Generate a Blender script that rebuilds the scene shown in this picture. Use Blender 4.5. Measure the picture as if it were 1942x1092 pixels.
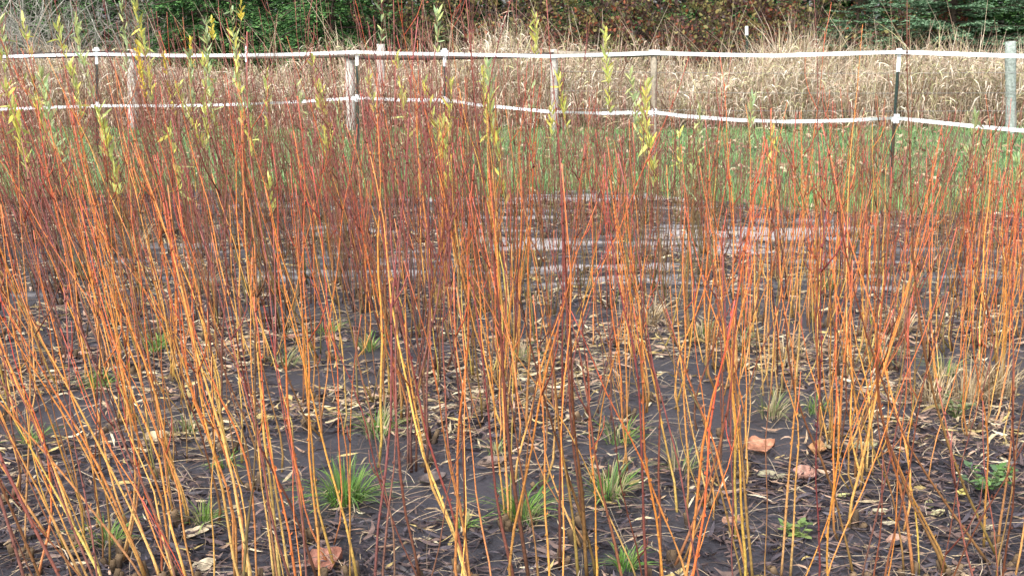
import bpy, math, random
import numpy as np
from mathutils import Vector

# ------------------------------------------------------------------ camera, sky, sun, exposure
sc = bpy.context.scene
for o in list(bpy.data.objects):
    bpy.data.objects.remove(o)
F, HORIZ, CAMH = 2300.0, 45.0, 1.65
PITCH = math.atan((546 - HORIZ) / F)
cam_d = bpy.data.cameras.new('camera')
cam_d.sensor_width = 36; cam_d.lens = 36 * F / 1942
cam_d.clip_start = 0.05; cam_d.clip_end = 500
cam = bpy.data.objects.new('camera', cam_d)
sc.collection.objects.link(cam)
cam.location = (0, 0, CAMH)
cam.rotation_euler = (math.pi / 2 - PITCH, 0, 0)
sc.camera = cam

SUN_EL, SUN_AZ = math.radians(48), math.radians(205)      # azimuth clockwise from +Y; behind the camera, to its left
w = bpy.data.worlds.new('World'); sc.world = w; w.use_nodes = True
nt = w.node_tree
bg = nt.nodes['Background']
sky = nt.nodes.new('ShaderNodeTexSky'); sky.sky_type = 'NISHITA'; sky.sun_disc = False
sky.sun_elevation = SUN_EL; sky.sun_rotation = SUN_AZ
sky.air_density = 1.0; sky.dust_density = 3.0; sky.ozone_density = 1.0
hs = nt.nodes.new('ShaderNodeHueSaturation'); hs.inputs['Saturation'].default_value = 0.35
nt.links.new(sky.outputs[0], hs.inputs['Color'])
nt.links.new(hs.outputs[0], bg.inputs['Color'])
bg.inputs['Strength'].default_value = 0.12
sd = bpy.data.lights.new('sun', 'SUN'); sd.energy = 1.5; sd.angle = math.radians(11); sd.color = (1, .95, .88)
so = bpy.data.objects.new('sun', sd); sc.collection.objects.link(so)
sdir = Vector((math.sin(SUN_AZ) * math.cos(SUN_EL), math.cos(SUN_AZ) * math.cos(SUN_EL), math.sin(SUN_EL)))
so.rotation_euler = sdir.to_track_quat('Z', 'Y').to_euler()
sc.view_settings.view_transform = 'Standard'
sc.view_settings.look = 'None'
sc.view_settings.gamma = 1
sc.view_settings.use_curve_mapping = False
sc.view_settings.exposure = 1.52

# ------------------------------------------------------------------ helpers
C = sc.collection
R = random.Random(7)
NR = np.random.default_rng(7)
CP, SP = math.cos(PITCH), math.sin(PITCH)

def ray(px, py):
    x = (px - 971) / F; y = (546 - py) / F
    return np.array([x, CP + y * SP, -SP + y * CP])
def at_y(px, py, Y):                       # point on the upright plane at distance Y
    d = ray(px, py); t = Y / d[1]
    return np.array([0, 0, CAMH]) + d * t
def ground(px, py, z=0.0):                 # point on the ground
    d = ray(px, py); t = (z - CAMH) / d[2]
    return np.array([0, 0, CAMH]) + d * t
def px_of(x, y, z=0.0):
    v = np.array([x, y, z - CAMH]); zc = v[1] * CP - v[2] * SP
    return 971 + F * v[0] / zc

def link(name, me, mat=None, parent=None, loc=None):
    o = bpy.data.objects.new(name, me)
    C.objects.link(o)
    if mat is not None and me is not None and not me.materials: me.materials.append(mat)
    if parent is not None: o.parent = parent
    if loc is not None: o.location = loc
    return o
def tag(o, label=None, cat=None, group=None, kind=None):
    if label: o['label'] = label
    if cat: o['category'] = cat
    if group: o['group'] = group
    if kind: o['kind'] = kind
    return o
def empty(name, loc):
    o = bpy.data.objects.new(name, None); C.objects.link(o); o.location = loc
    o.empty_display_size = .1
    return o

def np_mesh(name, V, Q, col=None, smooth=False):
    """V (n,3), Q (m,4) quads, or list of faces; col (n,3) point colours"""
    V = np.asarray(V, dtype=np.float32).reshape(-1, 3)
    me = bpy.data.meshes.new(name)
    Q = np.asarray(Q, dtype=np.int32).reshape(-1, 4)
    m = len(Q)
    me.vertices.add(len(V)); me.vertices.foreach_set('co', V.ravel())
    me.loops.add(m * 4); me.loops.foreach_set('vertex_index', Q.ravel())
    me.polygons.add(m)
    me.polygons.foreach_set('loop_start', np.arange(0, m * 4, 4, dtype=np.int32))
    try: me.polygons.foreach_set('loop_total', np.full(m, 4, dtype=np.int32))
    except Exception: pass
    me.polygons.foreach_set('use_smooth', np.full(m, smooth, dtype=bool))
    if col is not None:
        a = me.attributes.new('Col', 'FLOAT_COLOR', 'POINT')
        c4 = np.ones((len(V), 4), dtype=np.float32); c4[:, :3] = np.clip(col, 0.002, 1)
        a.data.foreach_set('color', c4.ravel())
    me.update(calc_edges=True); me.validate()
    return me

def ribbons(P, W, col):
    """P (n,k,3) centre lines, W (n,k,3) half width vectors, col (n,3) or (n,k,3) -> V,Q,colours"""
    n, k, _ = P.shape
    V = np.stack([P - W, P + W], axis=2).reshape(n * k * 2, 3)
    b = (np.arange(n) * k * 2)[:, None] + (np.arange(k - 1) * 2)[None, :]
    Q = np.stack([b, b + 1, b + 3, b + 2], axis=-1).reshape(-1, 4)
    if col.ndim == 2: col = np.repeat(col[:, None, :], k, axis=1)
    cc = np.repeat(col[:, :, None, :], 2, axis=2).reshape(-1, 3)
    return V, Q, cc
def merge(parts):
    Vs, Qs, Cs, n = [], [], [], 0
    for V, Q, c in parts:
        Vs.append(V); Qs.append(np.asarray(Q) + n); Cs.append(c); n += len(V)
    return np.concatenate(Vs), np.concatenate(Qs), np.concatenate(Cs)

def tube(P, r, col, sides=5):
    P = np.asarray(P, float); k = len(P)
    r = np.broadcast_to(np.asarray(r, float), (k,)); col = np.asarray(col, float)
    if col.ndim == 1: col = np.repeat(col[None], k, axis=0)
    T = np.gradient(P, axis=0); T /= np.linalg.norm(T, axis=1)[:, None] + 1e-9
    ref = np.array([0, 1, .17]) if abs(T[0, 2]) > .7 else np.array([0, 0, 1.])
    A = np.cross(T, ref); A /= np.linalg.norm(A, axis=1)[:, None] + 1e-9
    B = np.cross(T, A)
    an = np.linspace(0, 2 * np.pi, sides, endpoint=False)
    V = P[:, None, :] + r[:, None, None] * (np.cos(an)[None, :, None] * A[:, None, :] + np.sin(an)[None, :, None] * B[:, None, :])
    i = np.arange(k - 1)[:, None] * sides; j = np.arange(sides)[None, :]; j2 = (j + 1) % sides
    Q = np.stack([i + j, i + j2, i + sides + j2, i + sides + j], axis=-1).reshape(-1, 4)
    V = V.reshape(-1, 3); cc = np.repeat(col, sides, axis=0)
    n = len(V)                                             # end caps as fans of quads
    V = np.concatenate([V, P[:1], P[-1:]]); cc = np.concatenate([cc, col[:1], col[-1:]])
    caps = []
    for s in range(0, sides - 1, 2):
        caps.append([n, (s + 2) % sides, s + 1, s])
        o = (k - 1) * sides
        caps.append([n + 1, o + s, o + s + 1, o + (s + 2) % sides])
    if sides % 2:
        caps.append([n, 0, sides - 1, sides - 1]); caps.pop()
    return V, np.concatenate([Q, np.array(caps)]), cc

def unit(a):
    return a / (np.linalg.norm(a, axis=-1, keepdims=True) + 1e-9)

_perm = np.random.default_rng(3).random((256, 256))
def vnoise(x, y):
    xi = np.floor(x).astype(int); yi = np.floor(y).astype(int)
    fx = x - xi; fy = y - yi
    fx = fx * fx * (3 - 2 * fx); fy = fy * fy * (3 - 2 * fy)
    g = lambda a, b: _perm[a % 256, b % 256]
    return (g(xi, yi) * (1 - fx) + g(xi + 1, yi) * fx) * (1 - fy) + (g(xi, yi + 1) * (1 - fx) + g(xi + 1, yi + 1) * fx) * fy
def fbm(x, y, o=3):
    s = 0; a = .5
    for i in range(o):
        s = s + a * vnoise(x * 2 ** i + 17 * i, y * 2 ** i + 5 * i); a *= .5
    return s / (1 - .5 ** o)

# ------------------------------------------------------------------ materials
def attr_mat(name, rough=.6, spec=.4, trans=0.0, noise_scale=60, noise_amt=.35, bump=0.0, bscale=200):
    m = bpy.data.materials.new(name); m.use_nodes = True
    t = m.node_tree; b = t.nodes['Principled BSDF']
    at = t.nodes.new('ShaderNodeAttribute'); at.attribute_name = 'Col'
    geo = t.nodes.new('ShaderNodeTexCoord')
    no = t.nodes.new('ShaderNodeTexNoise'); no.inputs['Scale'].default_value = noise_scale; no.inputs['Detail'].default_value = 3
    t.links.new(geo.outputs['Object'], no.inputs['Vector'])
    mr = t.nodes.new('ShaderNodeMapRange')
    mr.inputs['From Min'].default_value = .3; mr.inputs['From Max'].default_value = .7
    mr.inputs['To Min'].default_value = 1 - noise_amt; mr.inputs['To Max'].default_value = 1 + noise_amt
    t.links.new(no.outputs[0], mr.inputs['Value'])
    mu = t.nodes.new('ShaderNodeVectorMath'); mu.operation = 'SCALE'
    t.links.new(at.outputs['Color'], mu.inputs[0]); t.links.new(mr.outputs[0], mu.inputs['Scale'])
    t.links.new(mu.outputs[0], b.inputs['Base Color'])
    b.inputs['Roughness'].default_value = rough
    b.inputs['Specular IOR Level'].default_value = spec
    if bump:
        n2 = t.nodes.new('ShaderNodeTexNoise'); n2.inputs['Scale'].default_value = bscale
        t.links.new(geo.outputs['Object'], n2.inputs['Vector'])
        bp = t.nodes.new('ShaderNodeBump'); bp.inputs['Strength'].default_value = bump; bp.inputs['Distance'].default_value = .01
        t.links.new(n2.outputs[0], bp.inputs['Height']); t.links.new(bp.outputs[0], b.inputs['Normal'])
    if trans:
        tr = t.nodes.new('ShaderNodeBsdfTranslucent'); t.links.new(mu.outputs[0], tr.inputs['Color'])
        mx = t.nodes.new('ShaderNodeMixShader'); mx.inputs[0].default_value = trans
        t.links.new(b.outputs[0], mx.inputs[1]); t.links.new(tr.outputs[0], mx.inputs[2])
        t.links.new(mx.outputs[0], t.nodes['Material Output'].inputs[0])
    return m
M_bark = attr_mat('willow_bark', .48, .45, 0, 90, .28)
M_leaf = attr_mat('willow_leaf', .5, .4, .35, 40, .2)
M_litter = attr_mat('leaf_litter', .55, .4, .08, 60, .3)
M_dry = attr_mat('dry_grass', .75, .2, .2, 8, .25)
M_grass = attr_mat('green_grass', .55, .3, .3, 3, .25)
M_needle = attr_mat('needles', .6, .25, .12, 2, .3)
M_wood = attr_mat('weathered_wood', .85, .2, 0, 30, .35, .4, 60)
M_paint = attr_mat('painted_metal', .45, .5, 0, 60, .12)
M_tape = attr_mat('white_plastic_tape', .5, .4, .1, 40, .06)
M_fallen = attr_mat('fallen_leaf', .6, .35, .08, 45, .35, .4, 90)

def ground_mat():
    m = bpy.data.materials.new('soil_and_turf'); m.use_nodes = True
    t = m.node_tree; b = t.nodes['Principled BSDF']
    tc = t.nodes.new('ShaderNodeTexCoord')
    n1 = t.nodes.new('ShaderNodeTexNoise'); n1.inputs['Scale'].default_value = 1.2; n1.inputs['Detail'].default_value = 8
    t.links.new(tc.outputs['Object'], n1.inputs['Vector'])
    r = t.nodes.new('ShaderNodeValToRGB')
    r.color_ramp.elements[0].position = .35; r.color_ramp.elements[0].color = (.035, .075, .025, 1)
    r.color_ramp.elements[1].position = .7; r.color_ramp.elements[1].color = (.10, .085, .045, 1)
    t.links.new(n1.outputs[0], r.inputs[0]); t.links.new(r.outputs[0], b.inputs['Base Color'])
    b.inputs['Roughness'].default_value = .9
    return m
def fabric_mat():
    m = bpy.data.materials.new('woven_landscape_fabric'); m.use_nodes = True
    t = m.node_tree; b = t.nodes['Principled BSDF']
    tc = t.nodes.new('ShaderNodeTexCoord')
    mp = t.nodes.new('ShaderNodeMapping'); mp.inputs['Scale'].default_value = (1.0, 1.6, 1)
    t.links.new(tc.outputs['Object'], mp.inputs[0])
    n1 = t.nodes.new('ShaderNodeTexNoise'); n1.inputs['Scale'].default_value = 2.6; n1.inputs['Detail'].default_value = 7
    n1.inputs['Roughness'].default_value = .6
    t.links.new(mp.outputs[0], n1.inputs['Vector'])
    at = t.nodes.new('ShaderNodeAttribute'); at.attribute_name = 'Col'           # r = where pale sky sheen is painted into the colour
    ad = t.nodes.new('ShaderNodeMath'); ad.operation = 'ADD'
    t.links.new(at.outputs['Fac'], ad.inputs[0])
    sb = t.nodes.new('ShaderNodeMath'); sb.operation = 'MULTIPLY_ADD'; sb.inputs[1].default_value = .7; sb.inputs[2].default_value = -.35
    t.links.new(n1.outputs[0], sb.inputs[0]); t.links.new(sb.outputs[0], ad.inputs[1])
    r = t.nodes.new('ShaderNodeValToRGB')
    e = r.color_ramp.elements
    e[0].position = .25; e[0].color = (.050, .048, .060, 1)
    e[1].position = .78; e[1].color = (.56, .52, .52, 1)  # pale end of the ramp draws the painted sheen
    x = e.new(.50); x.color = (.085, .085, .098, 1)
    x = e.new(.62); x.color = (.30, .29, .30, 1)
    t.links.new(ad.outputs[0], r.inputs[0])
    n2 = t.nodes.new('ShaderNodeTexNoise'); n2.inputs['Scale'].default_value = 45; n2.inputs['Detail'].default_value = 5
    t.links.new(tc.outputs['Object'], n2.inputs['Vector'])
    mx = t.nodes.new('ShaderNodeMix'); mx.data_type = 'RGBA'; mx.blend_type = 'MULTIPLY'; mx.inputs[0].default_value = .6
    t.links.new(r.outputs[0], mx.inputs[6]); t.links.new(n2.outputs[0], mx.inputs[7])
    t.links.new(mx.outputs[2], b.inputs['Base Color'])
    b.inputs['Roughness'].default_value = .5
    b.inputs['Specular IOR Level'].default_value = .55
    bp = t.nodes.new('ShaderNodeBump'); bp.inputs['Strength'].default_value = .5; bp.inputs['Distance'].default_value = .01
    t.links.new(n2.outputs[0], bp.inputs['Height']); t.links.new(bp.outputs[0], b.inputs['Normal'])
    return m

# ------------------------------------------------------------------ the setting: ground and fabric
def grid_mesh(name, X, Y, Z, col=None, smooth=True):
    ny, nx = X.shape
    V = np.stack([X, Y, Z], -1).reshape(-1, 3)
    i = np.arange(ny - 1)[:, None] * nx; j = np.arange(nx - 1)[None]
    Q = np.stack([i + j, i + j + 1, i + nx + j + 1, i + nx + j], -1).reshape(-1, 4)
    return np_mesh(name, V, Q, col, smooth)

gx = np.linspace(-150, 150, 61); gy = np.linspace(-30, 270, 61)
X, Y = np.meshgrid(gx, gy)
g = link('ground', grid_mesh('ground', X, Y, X * 0 - .004), ground_mat())
tag(g, 'flat turf and soil ground under the whole field', 'ground', kind='structure')

def bed_end(x):                      # far edge of the willow bed (metres from the camera)
    x = np.asarray(x, float)
    return np.clip(11.6 - .42 * np.clip(x - .8, 0, 9), 9.3, 11.6) + .25 * np.sin(x * 1.7)
def fabric_z(x, y):
    r1 = 1 - np.abs(2 * fbm(x * 1.1 + 4, y * 2.6, 3) - 1)
    return .003 + .018 * r1 ** 3 + .008 * fbm(x * 6, y * 9, 2)
fx = np.linspace(-6.6, 6.6, 320); ft = np.linspace(0, 1, 280)
X = np.repeat(fx[None], 280, 0)
Y = 1.2 + ft[:, None] * (bed_end(fx) + .25 + .1 * fbm(fx * 3, fx * 0) - 1.2)[None]
def pale_sheen(x, y):  # mask for the painted sky sheen, pale streaks on the far fabric
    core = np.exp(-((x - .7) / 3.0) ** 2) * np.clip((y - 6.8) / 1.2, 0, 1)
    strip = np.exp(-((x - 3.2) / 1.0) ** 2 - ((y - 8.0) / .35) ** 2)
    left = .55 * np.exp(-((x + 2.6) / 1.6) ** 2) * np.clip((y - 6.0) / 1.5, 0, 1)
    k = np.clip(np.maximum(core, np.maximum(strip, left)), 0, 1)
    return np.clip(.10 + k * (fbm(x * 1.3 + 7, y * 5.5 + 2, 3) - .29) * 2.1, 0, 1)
zc = pale_sheen(X, Y).reshape(-1, 1)
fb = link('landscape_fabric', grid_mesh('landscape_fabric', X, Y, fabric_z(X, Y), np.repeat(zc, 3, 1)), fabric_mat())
tag(fb, 'black woven landscape fabric laid over the willow bed', 'fabric', kind='structure')

# ------------------------------------------------------------------ willow plants
PAL = {
 'orange': ((.52, .31, .10), (.66, .22, .045), (.46, .085, .045)),
 'yellow': ((.58, .38, .15), (.64, .31, .075), (.60, .17, .055)),
 'maroon': ((.11, .050, .030), (.15, .036, .028), (.25, .058, .044)),
 'brown':  ((.27, .16, .055), (.20, .070, .03), (.17, .045, .03)),
 'olive':  ((.20, .16, .065), (.17, .11, .05), (.18, .07, .045)),
 'purple': ((.17, .095, .065), (.21, .075, .058), (.29, .085, .066)),
}
def mix(a, b, t): return a * (1 - t) + b * t

def smooth_line(L, n):
    L = np.asarray(L, float); m = len(L)
    u = np.concatenate([[0], np.cumsum(np.linalg.norm(np.diff(L, axis=0), axis=1))]); u /= u[-1]
    T = np.gradient(L, u, axis=0)
    t = np.linspace(0, 1, n); out = []
    for a in t:
        i = min(m - 2, max(0, int(np.searchsorted(u, a) - 1))); h = u[i + 1] - u[i]; f = (a - u[i]) / h
        out.append((2*f**3-3*f**2+1)*L[i] + (f**3-2*f**2+f)*h*T[i] + (-2*f**3+3*f**2)*L[i+1] + (f**3-f**2)*h*T[i+1])
    return np.array(out)
def stem_geo(base, top, h, bow, kind, r0, rng, near, twigs=0, line=None):
    """one rod: base/top in plant space, bow = sideways flare low down"""
    n = 13 if near else 8
    t = np.linspace(0, 1, n)
    P = base[None] * (1 - t)[:, None] + top[None] * t[:, None]
    fl = (np.sin(np.pi * t ** .7) * (1 - t))[:, None]
    P = P + fl * bow[None]
    if line is not None:
        P = smooth_line(line, n)
    ph = rng.random(4) * 6.28
    amp = (.012 if line is None else .004) * h
    P[:, 0] += amp * np.sin(t * 5 + ph[0]) * t + .35 * amp * np.sin(t * 17 + ph[1]) * (t > 0)
    P[:, 1] += amp * np.sin(t * 6 + ph[2]) * t
    r = r0 * (1 - .80 * t ** .9)
    if near: r = r * (1 + .12 * rng.standard_normal(n))
    r[0] *= 1.25
    pa = [np.array(c) for c in PAL[kind]]
    s = rng.normal(1, .20); hue = rng.normal(0, .15)
    pa = [np.clip(c * s * .92 * np.array([1, 1 + hue, 1]), .004, 1) for c in pa]
    u = np.clip(t * rng.uniform(.85, 1.25), 0, 1)[:, None]
    col = np.where(u < .5, mix(pa[0], pa[1], u * 2), mix(pa[1], pa[2], u * 2 - 1))
    col = col * (1 + .10 * rng.standard_normal(n))[:, None]
    parts = [tube(P, np.maximum(r, .0012), col, 6 if near else 4)]
    if near and r0 > .0032:                                # buds along the rod
        nb = int(h / .055)
        tb = np.linspace(.12, .97, nb)
        for q, tt in enumerate(tb):
            p = np.array([np.interp(tt, t, P[:, a]) for a in range(3)])
            rr = np.interp(tt, t, r); an = q * 2.4
            d = np.array([math.cos(an), math.sin(an), 0])
            a = p + d * rr * .6; e = p + d * (rr + .0035) + np.array([0, 0, .011]); m = p + d * (rr + .004) + np.array([0, 0, .004])
            sv = np.array([-d[1], d[0], 0]) * .0028
            cb = np.array([np.interp(tt, t, col[:, a_]) for a_ in range(3)]) * .8
            V = np.array([a - sv, a + sv, m + sv, m - sv, e])
            parts.append((V, np.array([[0, 1, 2, 3], [3, 2, 4, 4]])[:1], np.repeat(cb[None], 5, 0)))
            parts.append((np.array([m - sv, m + sv, e + sv * .2, e - sv * .2]), np.array([[0, 1, 2, 3]]), np.repeat(cb[None], 4, 0)))
    for q in range(twigs):
        tt = rng.uniform(.45, .9)
        p = np.array([np.interp(tt, t, P[:, a]) for a in range(3)])
        L = rng.uniform(.08, .26) * h * .8; an = rng.random() * 6.28
        e = p + np.array([math.cos(an) * .35, math.sin(an) * .35, .92]) * L
        tw = np.linspace(0, 1, 4)[:, None]
        Q_ = p * (1 - tw) + e * tw + np.array([math.cos(an), math.sin(an), 0]) * (.12 * L * np.sin(np.pi * tw))
        parts.append(tube(Q_, np.array([1, .8, .6, .4]) * .0022, pa[2] * .9, 4))
    V, Q, cc = merge(parts)
    return V, Q, cc, P

LEAFC = {'pale': [(.58, .62, .16), (.64, .64, .20), (.72, .66, .14), (.48, .56, .18)],
         'grey': [(.36, .50, .25), (.44, .55, .28), (.55, .60, .24), (.50, .58, .24)],
         'gold': [(.78, .62, .06), (.74, .60, .10), (.66, .58, .10)]}
def leaf_geo(P, kind, rng, n, t0=.5, size=1.0):
    k = len(P); t = np.linspace(0, 1, k)
    tt = np.sort(rng.uniform(t0, 1.0, n))
    p = np.stack([np.interp(tt, t, P[:, a]) for a in range(3)], -1)
    an = np.arange(n) * 2.4 + rng.random(n) * 1.2
    L = rng.uniform(.05, .098, n) * size
    if kind == 'gold': L *= .62
    el = rng.uniform(.85, 1.38, n)
    drop = rng.random(n) < .10; el[drop] = rng.uniform(-.9, .3, drop.sum())
    d = np.stack([np.cos(an) * np.cos(el), np.sin(an) * np.cos(el), np.sin(el)], -1)
    s = np.array([0, .12, .4, .75, 1.0])
    curve = rng.uniform(-.25, .05, n)
    Pl = p[:, None] + d[:, None] * (L[:, None] * s)[..., None]
    Pl[:, :, 2] += curve[:, None] * L[:, None] * (s ** 2)[None]
    side = unit(np.cross(d, rng.standard_normal((n, 3)) * .7 + np.array([0, 0, 1.])))
    wprof = np.array([.06, .45, 1, .7, .05]) * (1.5 if kind == 'gold' else 1)
    W = side[:, None] * (L[:, None] * .105 * wprof)[..., None]
    pal = np.array(LEAFC[kind]); col = pal[rng.integers(0, len(pal), n)] * rng.uniform(.75, 1.2, n)[:, None]
    return ribbons(Pl, W, col)

def stump_geo(rng, s=1.0):
    parts = []
    for i in range(R.choice([2, 3, 3, 4])):
        an = rng.random() * 6.28; ro = rng.uniform(0, .028) * s
        b = np.array([math.cos(an) * ro, math.sin(an) * ro, -.01]); hgt = rng.uniform(.03, .07) * s
        e = b + np.array([math.cos(an) * .02, math.sin(an) * .02, hgt])
        tw = np.linspace(0, 1, 4)[:, None]
        c = np.array([[.05, .038, .03], [.06, .043, .032], [.08, .055, .035], [.16, .11, .065]]) * rng.uniform(.7, 1.1)
        parts.append(tube(b * (1 - tw) + e * tw, np.array([.020, .015, .013, .010]) * s * rng.uniform(.7, 1.1), c, 7))
    return merge(parts)

KINDLAB = {
 'orange': 'orange willow with straw bases', 'yellow': 'golden yellow willow', 'maroon': 'dark maroon willow',
 'brown': 'olive brown willow with reddish tops', 'olive': 'twiggy olive green willow', 'purple': 'dusky purple willow'}
SHORT = {'orange': 'an orange', 'yellow': 'a golden yellow', 'maroon': 'a dark maroon', 'brown': 'an olive brown', 'olive': 'an olive green', 'purple': 'a dusky purple'}
NUM = ['no', 'single', 'two', 'three', 'four', 'five', 'six', 'seven', 'eight', 'nine']
WIL = []
def label_willows():
    for (e, x, y, kind, size, leafy, edge) in WIL:
        bs = beside(x, y)
        if not bs:
            near_ = sorted((math.hypot(x - w_[1], y - w_[2]), w_[3]) for w_ in WIL if w_[0] is not e)
            two = [k for d_, k in near_[:5] if k != kind]
            bs = (SHORT[two[0]].split(' ', 1)[1] + ' one') if two else None
        art = 'an ' if bs and bs[0] in 'aeo' else 'a '
        where = ('at the grass edge' if edge else 'in black fabric') if not bs else ('beside ' + art + bs + (' at the grass edge' if edge else ''))
        lab = size + ' ' + KINDLAB[kind] + (', tips still leafy, ' if leafy else ', ') + where
        if len(lab.replace(',', '').split()) > 16: lab = lab.replace(' with straw bases', '').replace(' with reddish tops', '')
        if len(lab.replace(',', '').split()) > 16: lab = lab.replace(' at the grass edge', '')
        tag(e, lab, 'willow', 'willows: ' + lab)
plant_n = 0
def beside(x, y):
    best = None
    for (px, py, hp, n, kd) in TUFTS:
        g_ = ground(px, py); d = math.hypot(g_[0] - x, g_[1] - y)
        if d < .32 and (best is None or d < best[0]): best = (d, {'lush': 'bright green tuft', 'grass': 'grey-green tuft', 'old': 'yellowing tuft', 'dry': 'dead grass clump'}[kd])
    return best[1] if best else None
def willow(base, kind, stems, leafy, near, edge, rng):
    """stems: list of dict(top, bow, r, base, kind, leaves, line)"""
    global plant_n
    plant_n += 1
    e = empty('willow_plant', (base[0], base[1], float(fabric_z(np.array(base[0]), np.array(base[1])))))
    hm = np.mean([q['top'][2] for q in stems]); ln = np.mean([q['top'][0] / q['top'][2] for q in stems])
    size = 'short' if hm < .95 else ('tall' if hm > 1.32 else 'medium-height')
    size += ' ' + (NUM[len(stems)] + '-rod' if len(stems) < 10 else ('crowded' if len(stems) < 15 else 'very crowded'))
    if abs(ln) > .2: size = 'leaning ' + size
    WIL.append((e, base[0], base[1], kind, size, leafy, edge))
    V, Q, c = stump_geo(rng, 1.0 if near else .9)
    link('stump', np_mesh('stump', V, Q, c, True), M_wood, e)
    for s in stems:
        h = s['top'][2]
        V, Q, c, P = stem_geo(s['base'], s['top'], h, s['bow'], s.get('kind', kind), s['r'], rng, near, s.get('twigs', 0), s.get('line'))
        so_ = link('stem', np_mesh('stem', V, Q, c, True), M_bark, e)
        if s.get('leaves'):
            lk, n, t0 = s['leaves']
            V, Q, c = leaf_geo(P, lk, rng, n, t0, 1.15)
            lo = link('leaves', np_mesh('leaves', V, Q, c), M_leaf, so_)
            lo['kind'] = 'stuff'
    return e

def lean_at(p):                       # rods on the left lean left; on the right they stand nearly straight
    return np.interp(p, [-300, 0, 450, 900, 1300, 2200], [-.30, -.25, -.15, -.06, -.015, .03])
OCC = []                              # plants placed by hand, nothing else grows on top of them
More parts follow.
